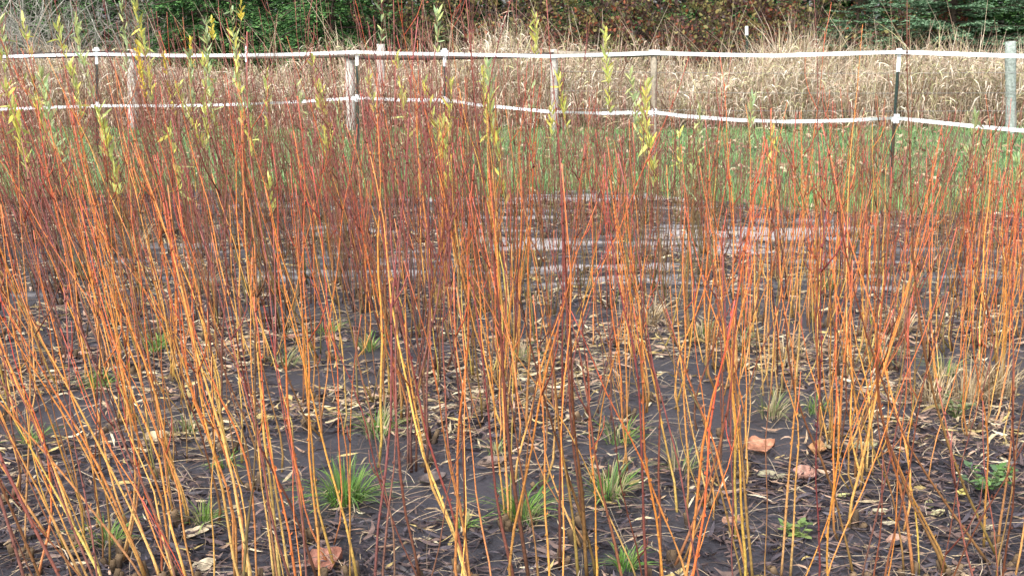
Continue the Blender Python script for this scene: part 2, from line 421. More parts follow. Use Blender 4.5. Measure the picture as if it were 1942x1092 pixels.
# rods traced from the photograph: foot first (pixel), kind, foot's ground pixel row, rods beside it, radius
HERO = [
 ([(150,1092),(75,940),(0,786),(-70,640)], 'yellow', 1130, 2, .0068), ([(187,1092),(95,910),(0,721),(-80,560)], 'yellow', 1125, 1, .0062),
 ([(272,1088),(185,896),(50,671),(0,590),(-70,430)], 'orange', 1110, 1, .0062), ([(300,1092),(220,916),(145,771),(65,621),(30,546),(0,400)], 'yellow', 1120, 2, .006),
 ([(75,1092),(100,986),(95,856),(50,696),(20,520)], 'orange', 1110, 0, .0055), ([(232,1071),(255,976),(260,846),(250,746),(230,600),(195,330)], 'yellow', 1075, 1, .006),
 ([(350,1092),(320,996),(295,886),(250,786),(200,671),(120,400)], 'orange', 1120, 3, .0058), ([(325,1092),(305,946),(270,856),(225,700),(170,480)], 'orange', 1105, 1, .006),
 ([(48,1066),(50,896),(48,696),(30,546),(5,300)], 'yellow', 1066, 0, .0048), ([(210,1091),(207,971),(193,896),(197,780),(205,500)], 'brown', 1092, 1, .005),
 ([(445,1092),(440,971),(400,846),(350,696),(330,546),(290,300)], 'orange', 1115, 2, .005), ([(487,1092),(480,971),(450,846),(400,746),(350,621),(300,400)], 'orange', 1120, 1, .0052),
 ([(530,1092),(515,971),(495,846),(485,746),(455,546),(440,350),(430,230)], 'yellow', 1130, 2, .006), ([(597,1088),(540,921),(505,846),(490,771),(470,600),(455,400)], 'maroon', 1120, 0, .0055),
 ([(635,1076),(600,946),(590,846),(575,696),(560,500),(545,330)], 'orange', 1085, 1, .0052), ([(675,1092),(650,971),(625,871),(590,721),(550,546),(520,350)], 'orange', 1110, 1, .0052),
 ([(880,1092),(850,986),(800,866),(770,746),(740,596),(715,400),(690,280)], 'yellow', 1135, 1, .0062), ([(885,1092),(858,986),(815,866),(785,746),(750,596),(730,400)], 'brown', 1135, 1, .0062),
 ([(795,1092),(765,946),(750,796),(735,546),(695,300),(680,180)], 'maroon', 1120, 1, .0062), ([(885,1086),(880,896),(870,746),(850,546),(845,260)], 'maroon', 1100, 0, .0052),
 ([(1001,1092),(968,900),(950,640),(925,400),(905,200),(885,0)], 'maroon', 1140, 1, .0070), ([(965,1010),(955,800),(945,560),(930,330)], 'orange', 1012, 3, .0052),
 ([(1061,1076),(1063,796),(1066,596),(1065,300)], 'maroon', 1085, 0, .0060), ([(1113,1092),(1103,946),(1086,796),(1071,546),(1060,350)], 'brown', 1110, 2, .0072),
 ([(1226,1092),(1216,896),(1206,696),(1171,546),(1150,300)], 'maroon', 1130, 2, .0062), ([(1103,1041),(1036,871),(1026,746),(1010,560)], 'yellow', 1042, 1, .0048),
 ([(1281,1076),(1356,896),(1386,771),(1406,546),(1415,330)], 'brown', 1085, 1, .0060), ([(1426,1092),(1406,871),(1396,746),(1361,546),(1330,330)], 'brown', 1125, 2, .0062),
 ([(1481,1092),(1496,846),(1501,696),(1471,546),(1460,380)], 'yellow', 1110, 1, .0050), ([(1616,1092),(1581,946),(1511,771),(1481,546),(1460,350)], 'brown', 1120, 0, .0056),
 ([(1791,1092),(1711,921),(1666,796),(1651,671),(1640,400)], 'brown', 1105, 1, .0062), ([(1896,1066),(1821,906),(1766,746),(1736,571),(1715,300),(1708,0)], 'brown', 1075, 1, .0066),
 ([(1891,1046),(1921,746),(1911,546),(1930,330)], 'brown', 1050, 1, .0055), ([(1731,1092),(1711,946),(1686,846),(1671,746),(1690,500),(1700,330)], 'orange', 1105, 2, .0052),
 ([(1636,1092),(1676,896),(1700,700),(1705,560)], 'purple', 1115, 0, .0042), ([(1105,1000),(1080,760),(1065,400),(1045,100),(1040,0)], 'maroon', 1010, 0, .0058),
 ([(1592,720),(1575,560),(1560,400),(1556,0)], 'purple', 725, 1, .0058), ([(815,840),(790,650),(752,300),(738,0)], 'maroon', 850, 1, .0056),
 ([(1345,960),(1300,760),(1285,560),(1270,330)], 'yellow', 965, 2, .0045), ([(1575,830),(1572,700),(1568,560),(1560,380)], 'orange', 835, 4, .0045),
 ([(1640,900),(1650,760),(1620,560),(1615,420)], 'yellow', 905, 3, .0045), ([(1775,740),(1770,600),(1780,450),(1790,330)], 'orange', 750, 5, .0045),
 ([(1900,740),(1905,600),(1895,450),(1900,270)], 'orange', 745, 6, .0050), ([(1640,640),(1645,500),(1640,400),(1642,280)], 'orange', 645, 4, .0045),
 ([(240,800),(225,640),(190,420),(150,180)], 'orange', 805, 4, .0048), ([(330,720),(335,560),(320,430),(290,300)], 'orange', 725, 4, .0048),
 ([(585,760),(575,600),(562,480),(545,330)], 'orange', 770, 4, .0048), ([(950,720),(948,600),(940,480),(925,300)], 'orange', 730, 5, .0050),
 ([(1075,700),(1085,560),(1100,430),(1110,260)], 'orange', 705, 3, .0042), ([(1190,800),(1185,640),(1180,520),(1195,380)], 'yellow', 805, 3, .0045)]
def place_heroes():
    for i, (pl, kind, gy, extra, r) in enumerate(HERO):
        rng = np.random.default_rng(900 + i)
        sl = (pl[1][0] - pl[0][0]) / (pl[1][1] - pl[0][1])
        foot = ground(pl[0][0] + sl * (gy - pl[0][1]), gy)
        Y = foot[1]; OCC.append(foot)
        line = [np.array([foot[0], Y, -.01])] + [at_y(a, b, Y) for a, b in pl if b < gy - 12]
        line = np.array(line) - np.array([foot[0], Y, 0])
        hgt = line[-1][2]
        yb = rng.normal(0, .10)
        line[:, 1] += yb * np.clip(line[:, 2] / hgt, 0, 1) ** 1.5 * hgt
        stems = [dict(base=line[0], top=line[-1].copy(), bow=np.zeros(3), r=r * .78, line=line, twigs=0)]
        for q in range(extra):
            f = rng.uniform(.62, 1.06); an = rng.random() * 6.28
            l2 = line.copy(); u = np.clip(line[:, 2:3] / hgt, 0, 1)
            off = np.array([math.cos(an), math.sin(an), 0]) * rng.uniform(.02, .045)
            spread = np.array([rng.normal(0, .10), rng.normal(0, .10), 0]) * hgt
            l2 = (l2 * np.array([1, 1, f])) + off[None] * (1 + u) + spread[None] * u ** 1.1
            l2[0, 2] = -.01
            k2 = kind if rng.random() < .65 else R.choice(['orange', 'yellow', 'brown', 'orange'])
            stems.append(dict(base=l2[0], top=l2[-1].copy(), bow=np.zeros(3), r=r * rng.uniform(.5, .75), line=l2, kind=k2, twigs=int(rng.integers(0, 2))))
        willow((foot[0], Y), kind, stems, False, Y < 6.2, False, rng)

# rods that still carry leaves: tip pixel, pixel row where the leaves end, pixel row of the foot, lean, leaf kind, number of leaves
SPRIGS = [(3, 40, 120, 455, .22, 'grey', 16), (48, 45, 120, 450, .22, 'pale', 14), (115, 58, 240, 470, .24, 'pale', 46), (147, 42, 190, 440, .2, 'grey', 40),
 (258, 15, 200, 450, .16, 'pale', 44), (262, 90, 190, 450, .16, 'gold', 40), (388, 42, 245, 440, .1, 'grey', 44), (437, 15, 230, 440, .08, 'grey', 46), (448, 60, 250, 460, .08, 'pale', 30),
 (15, 175, 330, 560, .24, 'pale', 44), (78, 150, 310, 545, .24, 'grey', 38), (60, 160, 300, 530, .2, 'pale', 26), (192, 215, 375, 560, .22, 'pale', 46), (325, 255, 370, 560, .15, 'pale', 26),
 (358, 105, 215, 430, .1, 'grey', 24), (475, 245, 310, 500, .05, 'pale', 10), (562, 160, 265, 420, .16, 'grey', 26), (824, 30, 105, 420, .04, 'grey', 20),
 (1012, 35, 110, 425, .02, 'pale', 18), (918, 140, 280, 430, .06, 'pale', 44), (1145, 58, 215, 425, .05, 'pale', 42), (1198, 150, 260, 430, .08, 'grey', 36), (1215, 215, 300, 430, .05, 'pale', 24),
 (720, 5, 80, 430, .05, 'grey', 9), (835, 225, 315, 440, .03, 'pale', 18), (702, 150, 225, 420, .1, 'pale', 14), (1045, 205, 270, 430, .02, 'pale', 16), (1462, 240, 310, 440, .02, 'pale', 12),
 (460, 8, 75, 450, .04, 'gold', 12), (402, 40, 70, 430, .05, 'gold', 12), (365, 80, 130, 425, .06, 'gold', 14), (640, 200, 290, 430, .08, 'grey', 18), (1010, 160, 230, 420, .03, 'grey', 14), (510, 330, 420, 560, .05, 'pale', 10), (1290, 255, 330, 430, .02, 'pale', 16)]
def place_sprigs():
    for i, (tx, ty, ly_, gy, ln, lk, n) in enumerate(SPRIGS):
        rng = np.random.default_rng(1500 + i)
        foot = ground(tx + ln * (gy - ty), gy); Y = foot[1]
        if Y > bed_end(foot[0]) - .1: Y = float(bed_end(foot[0])) - .15; foot = np.array([foot[0], Y, 0])
        OCC.append(foot)
        top = at_y(tx, ty, Y) - np.array([foot[0], Y, 0])
        stems = []
        for q in range(int(rng.integers(4, 8))):
            b = np.array([rng.normal(0, .05), rng.normal(0, .05), -.012]) * [q > 0, q > 0, 1]
            t = top.copy() if q == 0 else top * rng.uniform(.5, .9) + np.array([rng.normal(0, .12), rng.normal(0, .1), 0])
            d = dict(base=b, top=t, bow=np.array([rng.normal(0, .04), 0, 0]) if q else np.zeros(3), r=rng.uniform(.0028, .0045), twigs=int(rng.integers(0, 3)))
            if q == 0: d['leaves'] = (lk, int(n * 1.45), float(np.clip((gy - ly_) / (gy - ty), .3, .9)))
            stems.append(d)
        willow((foot[0], Y), 'olive' if i % 3 else 'brown', stems, True, False, bool(bed_end(foot[0]) - Y < .6), rng)

def random_plant(x, y):
    rng = np.random.default_rng(R.randrange(1 << 30))
    p = px_of(x, y); near = y < 6.2
    edge = bool(bed_end(x) - y < .6)
    q = rng.random()                                     # which variety grows here
    if y < 6.3:
        if p < 700: kind = 'orange' if q < .50 else ('yellow' if q < .68 else ('purple' if q < .86 else 'brown'))
        elif p < 1250: kind = 'orange' if q < .38 else ('maroon' if q < .50 else ('yellow' if q < .66 else ('purple' if q < .82 else 'brown')))
        else: kind = 'orange' if q < .48 else ('yellow' if q < .74 else ('brown' if q < .92 else 'purple'))
        ns = rng.integers(3, 8) if y < 4.2 else rng.integers(5, 11)
    elif y < 8.0:
        if p < 850: kind = 'maroon' if q < .34 else ('orange' if q < .50 else ('purple' if q < .80 else 'brown'))
        elif p < 1450: kind = 'orange' if q < .20 else ('purple' if q < .56 else ('brown' if q < .8 else 'olive'))
        else: kind = 'orange' if q < .52 else ('yellow' if q < .70 else ('brown' if q < .88 else 'purple'))
        ns = rng.integers(8, 15)
    else:
        if p < 900: kind = 'maroon' if q < .42 else ('purple' if q < .72 else ('olive' if q < .90 else 'brown'))
        elif p < 1300: kind = 'purple' if q < .45 else ('olive' if q < .78 else 'maroon')
        else: kind = 'olive' if q < .62 else ('purple' if q < .88 else 'brown')
        ns = rng.integers(9, 17)
    if y > 6.3 and p < 850: ns += 4
    if 4.2 < y < 8 and p > 650: ns = int(ns * 1.35)
    hm = np.interp(p, [0, 500, 1000, 1400, 1942], [1.32, 1.30, 1.22, 1.06, 1.02]) * rng.normal(1, .09)
    if y > 8.0 and p > 1050: hm *= .84
    leafy = y > 7.0 and rng.random() < (.46 if p < 650 else (.34 if p < 1350 else .10))
    if leafy and rng.random() < .5: kind = 'olive'
    ln = lean_at(p)
    stems = []
    nl = 0
    thin = .72 if y > 7.5 else (.85 if y > 6.3 else 1.0)
    for i in range(ns):
        an = rng.random() * 6.283
        h = hm * rng.uniform(.55, 1.18)
        if rng.random() < (.025 if y < 6.3 else (.13 if p < 1200 else .05)): h = min(h * rng.uniform(1.25, 1.5), 2.0)
        ro = rng.uniform(.015, .175)
        b = np.array([math.cos(an) * ro, math.sin(an) * ro, -.012])
        out = rng.uniform(-.12, .20)
        lx = ln + rng.normal(0, .13 if near else .09); ly = rng.normal(0, .08)
        top = np.array([b[0] + math.cos(an) * out * h + lx * h, b[1] + math.sin(an) * out * h + ly * h, h])
        bow = np.array([math.cos(an), math.sin(an), 0]) * max(0, rng.normal(.03, .04)) - np.array([lx, ly, 0]) * rng.uniform(-.15, .35)
        s = dict(base=b, top=top, bow=bow, r=rng.uniform(.0021, .0045) * (.8 + .25 * h) * thin, twigs=int(rng.integers(0, 4)) if y > 5.5 else int(rng.integers(0, 2)))
        if rng.random() < .36: s['kind'] = R.choice(['orange', 'brown', 'brown', 'maroon', 'purple', 'olive', kind])
        if leafy and rng.random() < .035:
            lk = R.choices(['pale', 'grey', 'gold'], [.52, .38, .10])[0]
            s['leaves'] = (lk, int(rng.integers(30, 60)), rng.uniform(.45, .70)); nl += 1
            s['top'] *= max(1.0, rng.uniform(1.0, 1.4) / s['top'][2] if p < 1350 else 1.0)
        stems.append(s)
    willow((x, y), kind, stems, nl > 0, near, edge, rng)

# pixel of foot, height in px, blades, kind
TUFTS = [(655, 962, 66, 210, 'lush'), (985, 990, 62, 120, 'lush'), (1155, 955, 62, 120, 'grass'), (712, 835, 55, 90, 'grass'),
 (300, 672, 36, 60, 'lush'), (192, 742, 34, 80, 'lush'), (385, 1005, 40, 60, 'grass'), (205, 1045, 45, 70, 'grass'), (1185, 1088, 40, 80, 'lush'),
 (700, 668, 34, 60, 'grass'), (1570, 552, 34, 70, 'grass'), (1462, 800, 46, 70, 'old'), (1330, 650, 34, 70, 'old'), (1400, 668, 36, 80, 'old'),
 (1172, 850, 50, 60, 'grass'), (430, 895, 28, 40, 'grass'), (352, 830, 40, 50, 'old'), (1720, 560, 40, 70, 'old'), (1790, 720, 40, 70, 'grass'),
 (985, 690, 34, 60, 'old'), (620, 640, 34, 50, 'grass'), (940, 870, 30, 40, 'old'), (1290, 905, 60, 60, 'old'), (1545, 790, 34, 60, 'grass'),
 (540, 700, 40, 50, 'old'), (1660, 700, 50, 80, 'old'), (1000, 1000, 40, 40, 'old'), (880, 1010, 30, 40, 'grass'), (60, 850, 40, 50, 'grass'),
 (1840, 770, 70, 110, 'dry'), (1770, 780, 70, 100, 'dry'), (1890, 760, 80, 110, 'dry'), (1700, 640, 50, 80, 'dry'), (480, 560, 40, 60, 'dry'),
 (380, 555, 50, 60, 'dry'), (255, 480, 50, 80, 'dry'), (905, 480, 40, 60, 'dry'), (1230, 620, 50, 80, 'dry'), (1490, 690, 50, 70, 'dry')]

place_heroes()
place_sprigs()
yy = 2.5
ROWS = []
while yy < 12:
    x0 = -(.45 * yy + .7)
    while x0 < .45 * yy + .7:
        ROWS.append((x0 + R.uniform(-.13, .13), yy + R.uniform(-.22, .22)))
        x0 += .40 if yy > 4.2 else .43
    yy += .54
for (x, y) in ROWS:
    if y > bed_end(x) - .08 or any(math.hypot(x - o[0], y - o[1]) < .13 for o in OCC): continue
    random_plant(x, y)
label_willows()

# ------------------------------------------------------------------ leaf litter, twigs and straw on the fabric
def in_bed(n, ymin, ymax, power):
    y = ymin + (ymax - ymin) * NR.random(n) ** power
    x = (NR.random(n) * 2 - 1) * (.45 * y + .7)
    k = y < bed_end(x) + .15
    return x[k], y[k]
def litter(n):
    x, y = in_bed(n, 1.6, 11.9, .85)
    dens = fbm(x * 1.3 + 3, y * 2.2 + 9, 3)
    keep = NR.random(len(x)) < np.clip((dens - .30) * 3.2, .06, 1) * np.clip(1.15 - 1.4 * pale_sheen(x, y), .15, 1) * np.interp(y, [3.6, 4.6], [.75, 1])
    x, y = x[keep], y[keep]; n = len(x)
    L = NR.uniform(.014, .050, n); an = NR.normal(0, .9, n)
    pf = np.interp(y, [3.2, 4.2, 5, 6.5, 8, 12], [.06, .13, .42, .44, .38, .42]) * np.clip(fbm(x * 1.6, y * 1.9 + 30) * 2.0, .25, 1.6)
    u = NR.random(n)
    dark = np.array([[.024, .019, .025], [.05, .038, .046], [.10, .070, .070], [.085, .072, .085], [.17, .115, .10]])
    pale = np.array([[.52, .42, .26], [.40, .29, .18], [.46, .31, .22], [.34, .22, .15], [.60, .52, .36], [.48, .37, .15]])
    col = np.where((u < pf)[:, None], pale[NR.integers(0, 6, n)], dark[NR.integers(0, 5, n)]) * NR.uniform(.7, 1.2, n)[:, None]
    s = np.array([-1, -.4, .3, 1.])
    tilt = NR.normal(0, .15, n)
    d = np.stack([np.cos(an), np.sin(an), tilt], -1)
    z = fabric_z(x, y) + .003 + NR.random(n) ** 2 * .018 + np.abs(tilt) * L * .9
    P = np.stack([x, y, z], -1)[:, None] + d[:, None] * (L[:, None] * s)[..., None]
    P[:, :, 2] += NR.normal(0, .25, n)[:, None] * L[:, None] * (s ** 2)[None]
    bend = NR.normal(0, .22, n)[:, None] * L[:, None] * (s ** 2)[None]
    P[:, :, 0] -= np.sin(an)[:, None] * bend; P[:, :, 1] += np.cos(an)[:, None] * bend
    side = unit(np.cross(d, np.array([0, 0, 1.]) + NR.normal(0, .45, (n, 3))))
    W = side[:, None] * (L[:, None] * NR.uniform(.06, .18, n)[:, None] * np.array([.08, .9, 1, .06]))[..., None]
    return ribbons(P, W, col)
V, Q, c = litter(170000)
tag(link('leaf_litter', np_mesh('leaf_litter', V, Q, c, True), M_litter), 'fallen willow leaves littering the black fabric', 'leaf litter', kind='stuff')

def straw(n):
    x, y = in_bed(n, 1.6, 11.6, .9)
    n = len(x)
    L = NR.uniform(.05, .16, n); an = NR.uniform(0, 6.28, n)
    s = np.linspace(-1, 1, 5)
    P = np.stack([x, y, fabric_z(x, y) + .004 + NR.random(n) * .02], -1)[:, None] + np.stack([np.cos(an), np.sin(an), np.abs(NR.normal(0, .12, n))], -1)[:, None] * (L[:, None] * (s + .9))[..., None]
    b = NR.normal(0, .14, n)[:, None] * L[:, None] * (s ** 2)[None]
    P[:, :, 0] -= np.sin(an)[:, None] * b; P[:, :, 1] += np.cos(an)[:, None] * b
    P[:, :, 2] = np.maximum(P[:, :, 2] + .02 * (1 - s ** 2)[None] * NR.random(n)[:, None], fabric_z(x, y)[:, None] + .003)
    pal = np.array([[.34, .26, .17], [.22, .16, .11], [.10, .07, .055], [.14, .09, .07], [.42, .34, .24]])
    col = pal[NR.integers(0, 5, n)] * NR.uniform(.7, 1.2, n)[:, None]
    wv = np.stack([-np.sin(an), np.cos(an), 0 * an + .5], -1) * NR.uniform(.0005, .0013, n)[:, None]
    return ribbons(P, np.repeat(wv[:, None], 5, 1), col)
V, Q, c = straw(9500)
tag(link('straw_and_twigs', np_mesh('straw_and_twigs', V, Q, c), M_litter), 'thin dead straw and twigs strewn over the black fabric', 'straw', kind='stuff')

# ------------------------------------------------------------------ grass tufts and weeds in the bed
def blades(n, rad, h, rng, pal, spread=.8, w=.0022, k=5):
    an = rng.random(n) * 6.283; ro = rad * np.sqrt(rng.random(n))
    L = h * rng.uniform(.5, 1.15, n)
    out = rng.uniform(.05, spread, n)
    d = an + rng.normal(0, .5, n)
    s = np.linspace(0, 1, k)
    hor = (L * out)[:, None] * s[None] ** 1.6
    ver = L[:, None] * (s[None] - .45 * out[:, None] * s[None] ** 2.4)
    P = np.stack([(np.cos(an) * ro)[:, None] + np.cos(d)[:, None] * hor, (np.sin(an) * ro)[:, None] + np.sin(d)[:, None] * hor, ver - .004], -1)
    wp = np.array([.7, 1, .95, .7, .08]) if k == 5 else np.linspace(1, .1, k)
    W = np.stack([-np.sin(d + .4), np.cos(d + .4), 0 * d], -1)[:, None] * (w * rng.uniform(.7, 1.3, n)[:, None] * wp)[..., None]
    pal = np.array(pal)
    col = pal[rng.integers(0, len(pal), n)] * rng.uniform(.75, 1.2, n)[:, None]
    return ribbons(P, W, col)
GREEN = [(.11, .25, .05), (.17, .32, .06), (.26, .38, .10), (.14, .23, .08), (.38, .38, .17)]
OLDG = [(.16, .24, .08), (.30, .30, .14), (.40, .34, .20), (.24, .28, .12), (.46, .38, .24)]
DRYC = [(.46, .36, .22), (.38, .28, .16), (.54, .44, .29), (.26, .18, .10)]
TL = {'lush': ('bright green grass tuft sprouting through the black fabric', 'bright grass tufts in the bed', GREEN[:4]),
      'grass': ('small grey-green grass tuft lying among fallen leaves', 'small grass tufts in the bed', GREEN + OLDG[1:3]),
      'old': ('yellowing grass tuft with dead blades between the willows', 'yellowing grass tufts in the bed', OLDG),
      'dry': ('dead straw-coloured grass clump between the willows', 'dead grass clumps in the bed', DRYC)}
for i, (px, py, hp, n, kd) in enumerate(TUFTS):
    g_ = ground(px, py); sc_ = F / (g_[1] * CP + CAMH * SP)
    h = hp / sc_ * 1.15
    rng = np.random.default_rng(100 + i)
    V, Q, c = blades(int(n * .8), h * .38, h * 1.2, rng, TL[kd][2], 1.5 if kd != 'dry' else 1.3, .0026 if py > 700 else .0032)
    o = link('grass_tuft', np_mesh('grass_tuft', V, Q, c), M_dry if kd == 'dry' else M_grass, None, (g_[0], g_[1], float(fabric_z(g_[0], g_[1]))))
    lab, gr = TL[kd][:2]
    if i == 0: lab = 'largest lush green grass tuft sprouting through the black fabric'
    tag(o, lab, 'grass tuft', gr)

def weed(px, py, hp, n, label, pal):
    g_ = ground(px, py); rng = np.random.default_rng(int(px)); sc_ = F / (g_[1] + .3); h = hp / sc_
    e = empty('weed', (g_[0], g_[1], float(fabric_z(g_[0], g_[1]))))
    tag(e, label, 'weed')
    st, lv = [], []
    for q in range(n):
        an = rng.random() * 6.28; L = h * rng.uniform(.5, 1.1); out = rng.uniform(.2, .9)
        tip = np.array([math.cos(an) * out * L, math.sin(an) * out * L, L * (1 - .4 * out)])
        tw = np.linspace(0, 1, 4)[:, None]
        P = tip * tw; P[:, 2] -= .003
        st.append(tube(P, np.array([.002, .0017, .0014, .001]), np.array([.14, .2, .06]), 4))
        for m in range(4):
            p = tip * rng.uniform(.45, 1.0); a2 = rng.random() * 6.28; LL = rng.uniform(.018, .036)
            d = np.array([math.cos(a2), math.sin(a2), rng.uniform(-.2, .5)]); s = np.array([0, .3, .65, 1.])
            P2 = p[None, None] + d[None, None] * (LL * s)[None, :, None]
            W2 = unit(np.cross(d, np.array([0, 0, 1.])))[None, None] * (LL * .36 * np.array([.1, .9, .9, .05]))[None, :, None]
            lv.append(ribbons(P2, W2, np.array(pal[rng.integers(0, len(pal))])[None] * rng.uniform(.8, 1.2)))
    V, Q, c = merge(st); link('stalks', np_mesh('stalks', V, Q, c), M_grass, e)
    V, Q, c = merge(lv); o = link('leaves', np_mesh('leaves', V, Q, c), M_grass, e); o['kind'] = 'stuff'
WG = [(.10, .22, .06), (.16, .30, .08), (.20, .32, .12), (.12, .2, .1)]
weed(1868, 945, 70, 16, 'broad-leaved dark green weed at the foot of a leaning willow', WG)
weed(1510, 1035, 42, 10, 'low light green weed curled round a willow base', [(.28, .38, .12), (.2, .3, .1)])
weed(1812, 800, 60, 12, 'grey-green weed tangled in a dead grass clump', [(.2, .28, .12), (.3, .34, .2)])
weed(1905, 920, 40, 8, 'small dark green clover-leaved weed beside a bigger weed', WG)

# ------------------------------------------------------------------ broad fallen leaves
def broad_leaf(L, Wd, col, curl, rng, lobes=0):
    nu, nv = 9, 7
    u = np.linspace(0, 1, nu)[:, None]; v = np.linspace(-1, 1, nv)[None]
    half = Wd * .5 * np.sin(np.pi * np.clip(u, .02, .985) ** .8) ** .8 * (1 + rng.normal(0, .07, (nu, 1)))
    if lobes: half = half * (1 + .28 * np.abs(np.sin(u * np.pi * lobes)) - .15)
    x = (u - .5) * L + 0 * v; y = half * v
    z = .004 + curl * (np.abs(v) ** 2 * .35 * Wd) * (.6 + .6 * u) + curl * .25 * L * (u - .4) ** 2 + .05 * Wd * np.sin(u * 9 + v * 3 + 6 * rng.random()) + .04 * Wd * np.sin(v * 6 + 6 * rng.random())
    z = z - z.min() + .003
    base = np.array(col)
    vein = (np.abs(v) < .05) | (np.abs(np.sin((u * 7 - np.abs(v) * 1.8) * np.pi)) < .18)
    cc = base[None, None] * np.where(vein, .72, 1.0)[..., None] * rng.uniform(.88, 1.1, (nu, nv, 1))
    V = np.stack([x + 0 * z, y, z], -1).reshape(-1, 3)
    i = np.arange(nu - 1)[:, None] * nv; j = np.arange(nv - 1)[None]
    Q = np.stack([i + j, i + j + 1, i + nv + j + 1, i + nv + j], -1).reshape(-1, 4)
    st = tube(np.array([[-.5 * L, 0, z[0, 3]], [-.62 * L, .01 * L, .008], [-.78 * L, .05 * L, .003]]), np.array([.0016, .0013, .001]), base * .7, 4)
    return merge([(V, Q, cc.reshape(-1, 3)), st])
LEAVES = [  # px, py, width px, aspect, rot, curl, colour, label
 (1440, 862, 58, .80, .2, .9, (.46, .20, .11), 'broad rust-orange fallen leaf with dark midrib on black fabric'),
 (1524, 916, 48, .85, .9, 1.2, (.44, .24, .18), 'pinkish-brown curled fallen leaf beside a dull green one'),
 (1464, 914, 62, .42, -.15, .6, (.26, .24, .15), 'long dull green fallen leaf beside a pinkish-brown one'),
 (296, 846, 46, .75, .3, 1.3, (.50, .39, .24), 'curled tan fallen leaf propped among pale straw'),
 (372, 1028, 52, .62, .1, .8, (.52, .42, .28), 'pale tan fallen leaf beside a grass tuft'),
 (388, 1086, 46, .8, .6, 1.1, (.54, .46, .32), 'crumpled cream fallen leaf on black fabric'),
 (618, 1080, 66, .95, .4, 1.1, (.36, .15, .10), 'large crumpled red-brown fallen leaf between orange rods'),
 (1388, 1008, 44, .7, .8, 1.0, (.40, .21, .13), 'torn brown fallen leaf under crossing willow rods'),
 (1702, 1044, 46, .65, .1, .7, (.42, .25, .18), 'dusty rose fallen leaf lying flat on black fabric'),
 (1638, 862, 48, .62, .1, .8, (.40, .40, .24), 'half green half cream fallen leaf under orange rods'),
 (1548, 872, 46, .7, 1.2, 1.2, (.46, .24, .10), 'orange-brown fallen leaf leaning on a willow base'),
 (1760, 968, 30, .55, 1.1, 1.0, (.56, .56, .26), 'yellow-green folded fallen leaf beside a pale yellow one'),
 (1778, 982, 30, .6, .3, .8, (.60, .56, .30), 'pale yellow fallen leaf beside a folded yellow-green one'),
 (1820, 952, 34, .5, .9, 1.3, (.56, .50, .14), 'bright yellow curled fallen leaf at the foot of a weed'),
 (1668, 985, 34, .6, .1, .9, (.52, .47, .30), 'cream fallen leaf beside a small green weed'),
 (1598, 956, 26, .6, .2, .8, (.54, .55, .22), 'small lime-yellow fallen leaf on bare fabric'),
 (1686, 1010, 30, .4, -.1, .7, (.56, .50, .34), 'narrow cream fallen leaf curled into a boat'),
 (1085, 802, 36, .55, -.1, .7, (.56, .46, .34), 'pale buff fallen leaf among yellow rods'),
 (1420, 928, 30, .25, 0, .3, (.34, .46, .22), 'narrow mint green fallen leaf lying flat'),
 (330, 835, 60, .3, 0, .6, (.50, .38, .18), 'long straw-yellow fallen leaf behind a curled tan one'),
 (560, 650, 40, .6, .2, 1, (.42, .22, .15), 'reddish fallen leaf behind a clump of orange rods'),
 (145, 690, 50, .6, .1, 1, (.48, .30, .22), 'pinkish tan fallen leaf near a small grass tuft'),
 (1005, 655, 30, .7, .2, 1, (.50, .32, .2), 'light brown fallen leaf in the middle of the bed'),
 (1870, 1012, 30, .5, .5, .9, (.5, .42, .26), 'buff fallen leaf near broad-leaved weeds'),
 (935, 890, 60, .5, .2, .9, (.16, .11, .085), 'dark brown wet fallen leaf by a willow stump'),
 (820, 930, 60, .6, .6, 1.0, (.10, .075, .07), 'blackened crumpled fallen leaf on bare fabric')]
for i, (px, py, wp, asp, rot, curl, col, lab) in enumerate(LEAVES):
    g_ = ground(px, py); L = wp / (F / (g_[1] * CP + CAMH * SP))
    rng = np.random.default_rng(500 + i)
    V, Q, c = broad_leaf(L * 1.0, L * asp * 1.1, np.array(col) * .9 + .02, curl * .55, rng, 3 if i in (6, 7) else 0)
    o = link('fallen_leaf', np_mesh('fallen_leaf', V, Q, c, True), M_fallen, None, (g_[0], g_[1], float(fabric_z(g_[0], g_[1])) + .005))
    o.rotation_euler = (R.uniform(.05, .25), R.uniform(-.1, .1), rot)
    tag(o, lab, 'fallen leaf', 'broad fallen leaves on the fabric')

